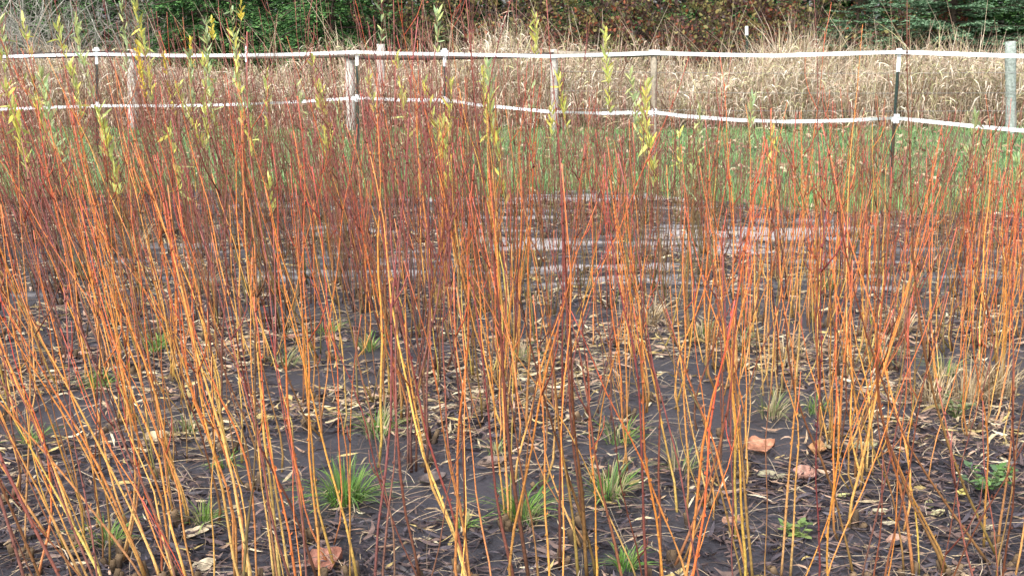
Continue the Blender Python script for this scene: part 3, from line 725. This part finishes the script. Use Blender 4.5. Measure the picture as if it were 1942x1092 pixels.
# ------------------------------------------------------------------ lawn strip
def lawn(n):
    y = NR.uniform(8.8, 20.5, n); x = (NR.random(n) * 2 - 1) * (.46 * y + 1.2)
    k = (y > bed_end(x) + .02) & (NR.random(n) < np.clip(fbm(x * 1.5, y * 1.5) * 1.8 - .1, .25, 1)); x, y = x[k], y[k]; n = len(x)
    L = NR.uniform(.03, .10, n) * (.6 + .9 * fbm(x * 2 + 9, y * 2))
    tallz = (y < bed_end(x) + 1.1); L[tallz] *= NR.uniform(1, 3.6, tallz.sum())
    d = NR.random(n) * 6.28; out = NR.uniform(.1, .9, n)
    s = np.array([0, .5, 1.0])
    P = np.stack([x[:, None] + np.cos(d)[:, None] * (L * out)[:, None] * s ** 1.6, y[:, None] + np.sin(d)[:, None] * (L * out)[:, None] * s ** 1.6, L[:, None] * (s - .3 * out[:, None] * s ** 2) - .006], -1)
    W = np.stack([np.cos(d * 3.1), np.sin(d * 3.1) * .3, 0 * d], -1)[:, None] * (NR.uniform(.003, .006, n)[:, None] * np.array([1, .8, .1]))[..., None]
    pal = np.array([(.11, .28, .09), (.15, .35, .11), (.20, .38, .13), (.25, .38, .16), (.38, .42, .25)])
    col = pal[NR.integers(0, 5, n)] * NR.uniform(.75, 1.2, n)[:, None]
    return ribbons(P, W, col)
V, Q, c = lawn(130000)
tag(link('lawn_grass', np_mesh('lawn_grass', V, Q, c), M_grass), 'short green grass strip between the willow bed and fences', 'grass', kind='stuff')
def lawn_leaves(n):
    y = NR.uniform(9.0, 19.5, n); x = (NR.random(n) * 2 - 1) * (.46 * y + 1)
    k = (y > bed_end(x) + .1) & (fbm(x * 1.1 + 40, y * 1.1) > .42); x, y = x[k], y[k]; n = len(x)
    L = NR.uniform(.02, .05, n); an = NR.random(n) * 6.28; s = np.array([-1, -.35, .35, 1.])
    d = np.stack([np.cos(an), np.sin(an), NR.normal(0, .25, n)], -1)
    P = np.stack([x, y, .035 + .03 * NR.random(n)], -1)[:, None] + d[:, None] * (L[:, None] * s)[..., None]
    P[:, :, 2] = np.maximum(P[:, :, 2] + NR.normal(0, .3, n)[:, None] * L[:, None] * s ** 2, .008)
    W = unit(np.cross(d, np.array([0, 0, 1.]) + NR.normal(0, .5, (n, 3))))[:, None] * (L[:, None] * .5 * np.array([.15, .9, .9, .08]))[..., None]
    pal = np.array([(.38, .25, .15), (.30, .18, .11), (.46, .36, .22), (.24, .15, .10), (.50, .42, .28)])
    return ribbons(P, W, pal[NR.integers(0, 5, n)] * NR.uniform(.7, 1.1, n)[:, None])
V, Q, c = lawn_leaves(5500)
tag(link('lawn_leaves', np_mesh('lawn_leaves', V, Q, c, True), M_litter), 'brown fallen tree leaves scattered over the grass strip', 'leaf litter', kind='stuff')

# ------------------------------------------------------------------ electric tape fence
fence = empty('tape_fence', (0, 14.5, 0))
tag(fence, 'white electric tape fence on dark metal posts behind the willow bed', 'fence')
def child(name, geo, mat, parent, smooth=False):
    V, Q, c = geo
    V = np.asarray(V, float) - np.array(parent_world(parent))
    return link(name, np_mesh(name, V, Q, c, smooth), mat, parent)
def parent_world(p):
    v = np.zeros(3)
    while p is not None:
        v = v + np.array(p.location); p = p.parent
    return v
def box(p0, p1, col):
    a = np.minimum(p0, p1); b = np.maximum(p0, p1)
    V = np.array([[x, y, z] for z in (a[2], b[2]) for y in (a[1], b[1]) for x in (a[0], b[0])], float)
    Q = np.array([[0, 2, 3, 1], [4, 5, 7, 6], [0, 1, 5, 4], [2, 6, 7, 3], [0, 4, 6, 2], [1, 3, 7, 5]])
    return V, Q, np.repeat(np.array(col, float)[None], 8, 0)
WHITE = (.80, .85, .87); DG = (.016, .035, .028)
def extrude_profile(prof, A, B, col):
    """prof list of (x,y) closed; skew extrude between points A and B, quads only"""
    n = len(prof); pr = np.array([[x, y, 0] for x, y in prof])
    V = np.concatenate([A + pr, B + pr]); i = np.arange(n); j = (i + 1) % n
    Q = np.stack([i, j, n + j, n + i], -1)
    cap = [[n + a for a in (0, 1, 6, 7)], [n + a for a in (1, 2, 5, 6)], [n + a for a in (2, 3, 4, 5)]]
    return V, np.concatenate([Q, np.array(cap)]), np.repeat(np.array(col, float)[None], 2 * n, 0)
TP = [(-.019, -.003), (-.004, -.003), (.004, -.003), (.019, -.003), (.019, .003), (.004, .006), (-.004, .006), (-.019, .003)]
TPX = [(-.017, -.005), (-.004, -.006), (.004, -.006), (.017, -.005), (.017, .0), (.005, .034), (-.005, .034), (-.017, .0)]
# px foot, px top, py top, distance, white tip px, style
POSTS = [(1691, 1706, 92, 12.4, 43, 't'), (1241, 1240, 95, 13.6, 10, 'wood'), (846, 843, 92, 15.0, 33, 't'), (680, 677, 95, 15.6, 29, 't'),
         (466, 467, 88, 16.2, 29, 'rod'), (187, 183, 90, 16.6, 31, 't'), (-230, -232, 92, 17.4, 30, 't'), (2170, 2180, 88, 11.4, 40, 't')]
for (xf, xt, yt, D, wpx, st) in POSTS:
    foot = at_y(xf, 300, D); foot[2] = 0
    top = at_y(xt, yt, D); dz = wpx / (F / D)
    ax = (top - foot) / (top[2] - foot[2])
    low = foot + ax * (-.05)
    ts = top - ax * dz
    p = empty('post', foot); p.parent = fence; p.location = foot - np.array(fence.location)
    if st == 't':
        child('shaft', extrude_profile(TPX, low, ts, DG), M_paint, p)
        child('white_tip', extrude_profile([(x * 1.12, y * 1.12) for x, y in TPX], ts - ax * .0, top - ax * .03, WHITE), M_paint, p)
        studs = [box(foot + ax * z + [-.006, -.015, 0], foot + ax * z + [.006, -.0045, .012], DG) for z in np.arange(.2, ts[2] - .05, .055)]
        child('studs', merge(studs), M_paint, p)
        child('cap', merge([tube(np.array([top - ax * .055, top - ax * .015, top - ax * .002]) + [0, .004, 0], np.array([.030, .031, .024]), np.array(WHITE), 8),
                            box(top + [-.045, -.03, -.05], top + [.045, -.012, -.022], WHITE)]), M_paint, p)
    elif st == 'wood':
        tw = np.linspace(0, 1, 6)[:, None]
        child('shaft', tube(low * (1 - tw) + (top - ax * .03) * tw, .034, np.array([.30, .26, .20]), 8), M_wood, p, True)
        child('cap', merge([box(top + [-.06, -.055, -.05], top + [.06, -.036, .0], WHITE), box(top + [-.03, -.035, -.045], top + [.03, .03, -.005], WHITE)]), M_paint, p)
    else:
        tw = np.linspace(0, 1, 5)[:, None]
        child('shaft', tube(low * (1 - tw) + ts * tw, .011, np.array([.09, .035, .025]), 6), M_paint, p, True)
        child('white_tip', tube(np.array([ts, top]), .016, np.array(WHITE), 6), M_paint, p)
    yl = np.interp(xf, [-230, 183, 470, 680, 843, 1240, 1694, 2170], [208, 200, 198, 186, 190, 213, 225, 262])
    ins = at_y(xf + (xt - xf) * .5, yl, D)
    child('insulator', merge([box(ins + [-.028, -.032, -.045], ins + [.028, -.013, .045], WHITE), box(ins + [-.05, -.036, -.03], ins + [.012, -.027, .01], WHITE)]), M_paint, p)
PX = [q[1] for q in POSTS][::1]; PD = [q[3] for q in POSTS]
od = np.argsort(PX); PX = np.array(PX)[od]; PD = np.array(PD)[od]
def tape(pts, seed, hw, twist):
    rng = np.random.default_rng(seed)
    xs = np.array([p[0] for p in pts]); ys = np.array([p[1] for p in pts])
    n = 220; x = np.linspace(xs[0], xs[-1], n)
    y = np.interp(x, xs, ys)
    invd = np.interp(x, PX, 1 / PD)
    P = np.array([at_y(a, b, 1 / d - .047) for a, b, d in zip(x, y, invd)])
    an = twist * (np.sin(x / 47.) + np.sin(x / 31. + 1)) * (np.interp(x, PX, np.arange(len(PX)) % 1 + 0) * 0 + 1)
    up = np.stack([0 * an, np.sin(an), np.cos(an)], -1) * hw
    th = np.array([0, .0009, 0])
    V = np.stack([P - up - th, P + up - th, P + up + th, P - up + th], 1).reshape(-1, 3)
    i = np.arange(n - 1)[:, None] * 4; j = np.arange(4)[None]; j2 = (j + 1) % 4
    Q = np.stack([i + j, i + j2, i + 4 + j2, i + 4 + j], -1).reshape(-1, 4)
    return V, Q, np.repeat(np.array([WHITE]), len(V), 0)
up_pts = [(-232, 112), (0, 108), (183, 103), (330, 106), (467, 105), (570, 103), (677, 99), (760, 102), (843, 103), (1040, 107), (1150, 104), (1240, 101), (1350, 104), (1470, 106), (1600, 102), (1706, 99), (1820, 103), (1942, 107), (2180, 98)]
lo_pts = [(-230, 212), (20, 207), (100, 204), (185, 201), (330, 201), (467, 198), (570, 193), (678, 186), (760, 190), (845, 190), (905, 199), (1040, 212), (1140, 215), (1240, 213), (1292, 220), (1400, 228), (1490, 231), (1600, 229), (1698, 224), (1850, 240), (1942, 248), (2175, 262)]
child('top_tape', tape(up_pts, 1, .020, .2), M_tape, fence)
child('lower_tape', tape(lo_pts, 2, .019, .36), M_tape, fence)
# the farther white-tipped stake in the tall grass
ft = at_y(1418, 240, 22.3); ft[2] = 0; tp = at_y(1416, 50, 22.3)
st = empty('stake', ft); tag(st, 'thin white-tipped stake standing in the tall dry grass', 'stake')
mid_ = tp + (ft - tp) * .10
child('shaft', tube(np.array([ft + [0, 0, -.05], mid_]), .022, np.array(DG), 6), M_paint, st)
child('white_tip', tube(np.array([mid_, tp]), .030, np.array(WHITE), 6), M_paint, st)

# ------------------------------------------------------------------ old wooden fence in the tall grass
wf = empty('wooden_fence', (0, 19.3, 0))
tag(wf, 'old grey wooden post and rail fence with wires, standing in dry grass', 'fence')
WP = [(-160, 92, 19.6, .075), (250, 94, 19.4, .085), (663, 96, 19.2, .075), (722, 84, 20.2, .07), (1050, 94, 19.2, .062), (1916, 79, 18.6, .078), (2300, 84, 18.2, .08)]
tops = []
for (px, py, D, r) in WP:
    top = at_y(px, py, D); foot = at_y(px + 3, 245, D); foot[2] = -.1
    tw = np.linspace(0, 1, 7)[:, None]
    col = np.array([[.46, .44, .40]]) * (1 + .12 * NR.standard_normal((7, 1)))
    if px == 1916: col = np.array([[.27, .31, .28]]) * (1 + .08 * NR.standard_normal((7, 1)))
    P = foot * (1 - tw) + top * tw
    child('post', tube(P, r * (1 + .04 * NR.standard_normal(7)), col, 9), M_wood, wf, True)
    tops.append(top)
def rail(a, b, z0, z1, r, c):
    tw = np.linspace(0, 1, 8)[:, None]
    P = a * (1 - tw) + b * tw; P[:, 2] = z0 + (z1 - z0) * tw[:, 0] - .03 * np.sin(np.pi * tw[:, 0]); P[:, 1] -= .1
    child('rail', tube(P, r * (1 + .05 * NR.standard_normal(8)), np.array([c]) * (1 + .15 * NR.standard_normal((8, 1))), 7), M_wood, wf, True)
zr = lambda py, D: at_y(971, py, D)[2]
rail(tops[0], tops[1], zr(103, 19.5), zr(101, 19.4), .045, (.055, .045, .04))
rail(tops[1], tops[2], zr(104, 19.4), zr(104, 19.2), .04, (.20, .17, .14))
rail(tops[2], tops[4], zr(109, 19.2), zr(103, 19.2), .034, (.07, .055, .045))
rail(tops[4], at_y(1262, 102, 19.1), zr(101, 19.2), zr(100, 19.1), .045, (.22, .19, .15))
def wires(a, b):
    for py in (138, 176, 210):
        z = zr(py, 18.6); tw = np.linspace(0, 1, 7)[:, None]
        P = a * (1 - tw) + b * tw; P[:, 2] = z - .02 * np.sin(np.pi * tw[:, 0]); P[:, 1] -= .085
        child('wire', tube(P, .003, np.array([.22, .22, .22]), 4), M_paint, wf)
wires(tops[4], tops[5]); wires(tops[5], tops[6])

# ------------------------------------------------------------------ tall dry grass
def tall_grass(n, y0, y1, hmean, k=6):
    y = NR.uniform(y0, y1, n); x = (NR.random(n) * 2 - 1) * (.46 * y + 1.5)
    clump = fbm(x * .9 + 5, y * .9, 3)
    kp = NR.random(n) < np.clip(clump * 2 - .25, .2, 1); x, y, clump = x[kp], y[kp], clump[kp]; n = len(x)
    pxx = 971 + F * x / y
    hz = np.interp(pxx, [-200, 250, 500, 700, 850, 1000, 1150, 1500, 1750, 1950], [.85, .85, .85, .9, 1.2, 1.15, 1.0, 1.15, 1.05, .9])
    L = hmean * hz * NR.uniform(.35, 1.25, n) * (.40 + 1.15 * clump)
    d = NR.random(n) * 6.28; out = NR.uniform(.05, 1.25, n)
    s = np.linspace(0, 1, k)
    droop = NR.uniform(.1, .9, n)
    hor = (L * out * .62)[:, None] * s[None] ** 2.2
    ver = L[:, None] * (s[None] - .46 * (droop * out)[:, None] * s[None] ** 4)
    P = np.stack([x[:, None] + np.cos(d)[:, None] * hor, y[:, None] + np.sin(d)[:, None] * hor, ver - .01], -1)
    wp = np.interp(s, [0, .4, .8, 1], [.8, 1, .8, .1])
    W = np.stack([np.cos(d * 2.7), np.sin(d * 2.7) * .4, .2 * np.sin(d * 5)], -1)[:, None] * (NR.uniform(.003, .008, n)[:, None] * wp)[..., None]
    pal = np.array([(.60, .50, .36), (.52, .40, .29), (.70, .62, .48), (.42, .30, .21), (.58, .44, .34), (.50, .48, .25), (.30, .20, .14)])
    col = pal[NR.integers(0, 7, n)] * NR.uniform(.7, 1.15, n)[:, None]
    return ribbons(P, W, col)
def tangle(n, y0, y1, zmax):                   # broken and arching leaves in the mass
    y = NR.uniform(y0, y1, n); x = (NR.random(n) * 2 - 1) * (.46 * y + 1.5)
    z = zmax * NR.random(n) ** .8 * (.35 + 1.15 * fbm(x * .9 + 5, y * .9, 2))
    z *= np.interp(971 + F * x / y, [0, 700, 830, 930, 1100, 1250, 1500, 1700, 1800, 1950], [.74, .76, 1.0, 1.02, .86, .82, .88, .86, .80, .78])
    a = NR.random(n) * 6.28; L = NR.uniform(.08, .40, n) * (.7 + .5 * NR.random(n)); s = np.linspace(-1, 1, 5)
    el = NR.normal(.35, .65, n)
    dx = np.cos(a) * np.cos(el); dy = np.sin(a) * np.cos(el)
    P = np.stack([x, y, z], -1)[:, None] + np.stack([dx, dy, np.sin(el)], -1)[:, None] * (L[:, None] * s * .5)[..., None]
    P[:, :, 2] -= (L * NR.uniform(.1, .7, n))[:, None] * s ** 2
    P[:, :, 2] = np.maximum(P[:, :, 2], .01)
    W = np.stack([-dy, dx, .6 + 0 * a], -1)[:, None] * (NR.uniform(.0035, .011, n)[:, None] * np.array([.1, .8, 1, .7, .1]))[..., None]
    pal = np.array([(.68, .60, .47), (.58, .46, .34), (.76, .70, .58), (.46, .33, .24), (.64, .50, .39), (.56, .54, .30)])
    return ribbons(P, W, pal[NR.integers(0, 6, n)] * NR.uniform(.5, 1.2, n)[:, None])
def stalks(n):
    x = NR.uniform(-9, 10, n); y = NR.uniform(20, 22.5, n)
    L = NR.uniform(1.4, 2.3, n); lx = NR.normal(-.25, .32, n); s = np.linspace(0, 1, 5)
    P = np.stack([x[:, None] + (lx * L)[:, None] * s ** 1.3, y[:, None] + 0 * s, L[:, None] * (s - .10 * np.abs(lx)[:, None] * s ** 2) - .01], -1)
    W = np.stack([1 + 0 * x, 0 * x, 0 * x], -1)[:, None] * (.006 * np.array([1, .9, .8, .6, .3]))[None, :, None]
    pal = np.array([(.48, .39, .28), (.40, .30, .2), (.34, .22, .16), (.56, .48, .36)])
    return ribbons(P, W, pal[NR.integers(0, 4, n)] * NR.uniform(.7, 1.1, n)[:, None])
V, Q, c = merge([tall_grass(22000, 19.5, 22.8, 1.2), tangle(36000, 19.25, 20.6, 1.18), tangle(26000, 20.6, 22.6, 1.35), stalks(110)])
tag(link('dry_grass', np_mesh('dry_grass', V, Q, c), M_dry), 'tall straw-coloured dead grass along the wooden fence', 'dry grass', kind='stuff')

# ------------------------------------------------------------------ conifers
def conifer_mesh(seed, H, R0, pal, droop):
    rng = np.random.default_rng(seed)
    br, RP, RW, RC = [], [], [], []
    z = .25
    pal = np.array(pal)
    s3 = np.array([0, .55, 1.])
    while z < H * .97:
        fr = 1 - z / H
        nb = int(rng.integers(7, 10)) if z < 2.6 else int(rng.integers(4, 6))
        for b in range(nb):
            an = rng.random() * 6.28; L = R0 * fr ** .75 * rng.uniform(.75, 1.15) + .1
            zz = z + rng.uniform(-.12, .12)
            n = 9; t = np.linspace(0, 1, n)
            dr = droop * rng.uniform(.6, 1.3)
            P = np.stack([np.cos(an) * L * t, np.sin(an) * L * t, zz + .12 * L * t - dr * L * t ** 2 + .12 * L * t ** 4], -1)
            P[:, 0] += .06 * L * np.sin(t * 3 + b); P[:, 2] = np.maximum(P[:, 2], .06)
            br.append(tube(P, .022 * fr ** .5 * (1 - .85 * t) + .003, np.array([.07, .05, .04]), 4))
            tw = np.arange(.12, 1.0, .14 / max(L, .5))
            for tt in tw:
                p = np.array([np.interp(tt, t, P[:, a]) for a in range(3)])
                for sd in (-1, 1):
                    l2 = (.20 + .38 * L * (1 - tt) * .6) * rng.uniform(.7, 1.2)
                    a2 = an + sd * rng.uniform(.6, 1.15)
                    d = np.array([math.cos(a2), math.sin(a2), -rng.uniform(.1, .75) * droop * 1.6])
                    m = max(3, int(l2 / .045))
                    q = np.linspace(.1, 1, m)
                    pts = p[None] + d[None] * (l2 * q)[:, None]; pts[:, 2] -= .25 * droop * l2 * q ** 2
                    for s2 in (-1, 1, 0):
                        a3 = a2 + s2 * rng.uniform(.5, .95, m)
                        l3 = np.full(m, .075) * rng.uniform(.7, 1.3, m) * (1.15 - .5 * q)
                        dd = np.stack([np.cos(a3), np.sin(a3), rng.uniform(-.5, .25, m)], -1)
                        RP.append(pts[:, None] + dd[:, None] * (l3[:, None] * s3)[..., None])
                        sv = unit(np.cross(dd, np.array([0, 0, 1.]) + rng.normal(0, .5, (m, 3))))
                        RW.append(sv[:, None] * (np.array([.011, .013, .003]))[None, :, None])
                        cc = pal[rng.integers(0, len(pal), m)] * rng.uniform(.7, 1.25)
                        RC.append(cc)
        z += .27 + .06 * (1 - fr)
    cr = ribbons(np.concatenate(RP), np.concatenate(RW), np.concatenate(RC))
    t = np.linspace(0, 1, 10)[:, None]
    tr = tube(np.array([0, 0, -.1]) * (1 - t) + np.array([.05, .05, H]) * t, (.13 * H / 7) * (1 - .93 * t[:, 0]) , np.array([.085, .065, .05]), 9)
    return np_mesh('trunk', *tr, True), np_mesh('branches', *merge(br), True), np_mesh('crown', *cr)
FIR = [(.05, .13, .04), (.08, .19, .055), (.14, .28, .085), (.035, .085, .035)]
BLU = [(.10, .19, .10), (.16, .28, .16), (.24, .36, .23), (.07, .14, .075)]
CON = [conifer_mesh(11, 6.2, 2.0, FIR, .55), conifer_mesh(12, 5.2, 1.7, BLU, .16)]
def conifer(x, y, which, rot, s, label, group=None):
    e = empty('conifer_tree', (x, y, 0)); e.rotation_euler = (0, 0, rot); e.scale = (s, s, s)
    tag(e, label, 'tree', group)
    tr, br, cr = CON[which]
    link('trunk', tr, M_wood, e); link('branches', br, M_wood, e)
    c = link('crown', cr, M_needle, e); c['kind'] = 'stuff'
    return e
def cx(px, d): return (px - 971) / F * d
conifer(cx(400, 24.6), 24.6, 0, .4, 1.0, 'drooping dark green conifer beside bare grey shrubs')
conifer(cx(640, 24.4), 24.4, 0, 2.1, .95, 'drooping green conifer beside the rust-leaved thicket')
conifer(cx(1610, 24.2), 24.2, 1, .2, .62, 'small bluish green conifer beside the rust-leaved thicket')
conifer(cx(1790, 25.0), 25.0, 1, 1.3, 1.0, 'large bluish green conifer behind the tall wooden post')
conifer(cx(1985, 24.6), 24.6, 1, 3.3, .95, 'bluish green conifer beyond the tall wooden post')
conifer(cx(2200, 25.5), 25.5, 0, 1.0, 1.0, 'dark green conifer past the end of the rail fence')
for i, px in enumerate(range(-350, 2400, 245)):
    d = 29.5 + R.uniform(-1, 2)
    conifer(cx(px, d), d, 0, i * 1.7, R.uniform(1.15, 1.5), 'tall shadowy conifer in the row of woodland edge trees', 'woodland edge conifers')

# ------------------------------------------------------------------ bare grey shrubs, rust thicket
def branchy(seed, H, nst, col, spread, depth, r0, lpal=None, leafn=0, lsize=.05):
    rng = np.random.default_rng(seed)
    tubes, pts = [], []
    def grow(p, d, L, r, lev):
        n = 5 if lev < 2 else 4; P = [p]; q = p.copy(); dd = d.copy()
        for i in range(n):
            dd = unit(dd + rng.normal(0, .20, 3) + np.array([0, 0, -.05 if lev else .05]))
            q = q + dd * L / n
            if q[2] < .03: q[2] = .03
            P.append(q.copy())
        P = np.array(P)
        c = np.array(col) * rng.uniform(.7, 1.25)
        tubes.append(tube(P, r * np.linspace(1, .45, n + 1), c, 5 if lev == 0 else 3 + (lev == 1)))
        if lev > 0: pts.extend(P[1:])
        if lev < depth:
            for b in range(int(rng.integers(3, 6))):
                tt = rng.uniform(.25, 1.0); pp = np.array([np.interp(tt, np.linspace(0, 1, n + 1), P[:, a]) for a in range(3)])
                nd = unit(dd * .6 + rng.normal(0, .75, 3) + np.array([0, 0, .15]))
                grow(pp, nd, L * rng.uniform(.4, .65), r * .5, lev + 1)
    for s in range(nst):
        an = rng.random() * 6.28
        d = unit(np.array([math.cos(an) * spread, math.sin(an) * spread, 1.0]))
        grow(np.array([math.cos(an) * .008, math.sin(an) * .008, -.05]), d, H * rng.uniform(.7, 1.1), r0 * rng.uniform(.6, 1.1), 0)
    m1 = np_mesh('branches', *merge(tubes), True); m2 = None
    if leafn:
        pts = np.array(pts); n = leafn
        wt = fbm(pts[:, 0] * 2.6 + seed, pts[:, 2] * 2.6 + pts[:, 1] * 1.9, 2) ** 5; p = pts[rng.choice(len(pts), n, p=wt / wt.sum())] + rng.normal(0, .06, (n, 3))
        p[:, 2] = np.maximum(p[:, 2], .05)
        d = unit(rng.normal(0, 1, (n, 3)) + np.array([0, 0, -.3])); L = lsize * rng.uniform(.5, 1.2, n)
        s = np.array([0, .3, .7, 1.]); P = p[:, None] + d[:, None] * (L[:, None] * s)[..., None]
        W = unit(np.cross(d, rng.normal(0, 1, (n, 3))))[:, None] * (L[:, None] * .32 * np.array([.1, .9, .85, .05]))[..., None]
        pal = np.array(lpal)
        grp = (fbm(p[:, 0] * 2 + 3, p[:, 2] * 2 + p[:, 1] * 1.3) * 1.6 - .3 + rng.normal(0, .22, n)) * len(pal)
        cc = pal[np.clip(grp.astype(int), 0, len(pal) - 1)] * rng.uniform(.6, 1.25, n)[:, None]
        m2 = np_mesh('leaves', *ribbons(P, W, cc))
    return m1, m2
GREY = (.33, .32, .28)
BARE = [branchy(31, 2.6, 9, GREY, .55, 3, .022), branchy(32, 2.4, 9, (.27, .26, .22), .7, 3, .018)]
RUST = [(.09, .10, .03), (.20, .18, .06), (.10, .055, .035), (.16, .055, .04), (.32, .10, .05), (.08, .04, .035), (.30, .25, .09)]
THK = [branchy(41, 2.2, 9, (.11, .07, .06), .7, 2, .012, RUST, 2300, .085), branchy(42, 2.6, 8, (.09, .06, .05), .5, 2, .014, RUST[:3] + RUST[-2:], 2100, .085),
       branchy(43, 1.7, 10, (.12, .07, .055), .9, 2, .010, RUST[2:6], 2400, .075)]
def shrub(name, pair, px, d, s, rot, label, group):
    e = empty(name, (cx(px, d), d, 0)); e.scale = (s, s, s); e.rotation_euler = (0, 0, rot)
    tag(e, label, 'shrub', group)
    link('branches', pair[0], M_wood, e)
    if pair[1]: o = link('leaves', pair[1], M_leaf, e); o['kind'] = 'stuff'
for i, (px, d, s) in enumerate([(-60, 24.5, 1.0), (70, 23.9, .9), (170, 24.6, 1.0), (255, 24.0, .85), (20, 26, 1.1), (300, 25.6, 1.0), (-200, 25, 1.0)]):
    shrub('bare_shrub', BARE[i % 2], px, d, s, i * 1.3, 'leafless grey lichen-covered shrub left of the drooping conifers'.replace('left of', 'beside'), 'bare grey shrubs')
for i, (px, d, s, k) in enumerate([(880, 25.6, 1.0, 1), (985, 24.2, .95, 0), (1080, 23.6, .9, 2), (1180, 24.3, 1, 0), (1290, 23.8, .95, 2), (1390, 24.6, 1, 1), (1480, 24.0, .95, 0), (1130, 26, 1.2, 1), (1340, 26.2, 1.2, 0), (1560, 26, 1.15, 1), (960, 26.6, 1.2, 1), (1700, 27.2, 1.1, 0), (790, 26.8, 1.1, 1), (1240, 27.2, 1.25, 1)]):
    lab = ['brown and rust leaved shrub in the thicket', 'olive leaved dark shrub in the thicket', 'low red-brown leaved bramble at the front of the thicket'][k]
    shrub('thicket_shrub', THK[k], px, d, s, i * 2.1, lab, 'thicket shrubs, kind %s' % ['rust', 'olive', 'bramble'][k])

# ------------------------------------------------------------------ woodland behind
def wood(n):
    x = NR.uniform(-22, 22, n); y = NR.uniform(33.5, 37, n); z = 9 * NR.random(n)
    d = unit(NR.normal(0, 1, (n, 3))); L = NR.uniform(.12, .3, n); s = np.array([-1, 0, 1.])
    P = np.stack([x, y, z], -1)[:, None] + d[:, None] * (L[:, None] * s)[..., None]
    W = unit(np.cross(d, NR.normal(0, 1, (n, 3))))[:, None] * (L[:, None] * .45 * np.array([.2, 1, .2]))[..., None]
    pal = np.array([(.02, .04, .018), (.03, .05, .02), (.045, .035, .025), (.025, .03, .02)])
    return ribbons(P, W, pal[NR.integers(0, 4, n)] * NR.uniform(.6, 1.2, n)[:, None])
V, Q, c = wood(34000)
tag(link('far_woodland', np_mesh('far_woodland', V, Q, c), M_needle), 'dense dark woodland closing off the view behind the trees', 'woodland', kind='stuff')
TRIS = sum(2 * len(m.polygons) for m in bpy.data.meshes)
print('plants', plant_n, 'objects', len(bpy.data.objects), 'tris', sum(2 * len(m.polygons) for m in bpy.data.meshes))
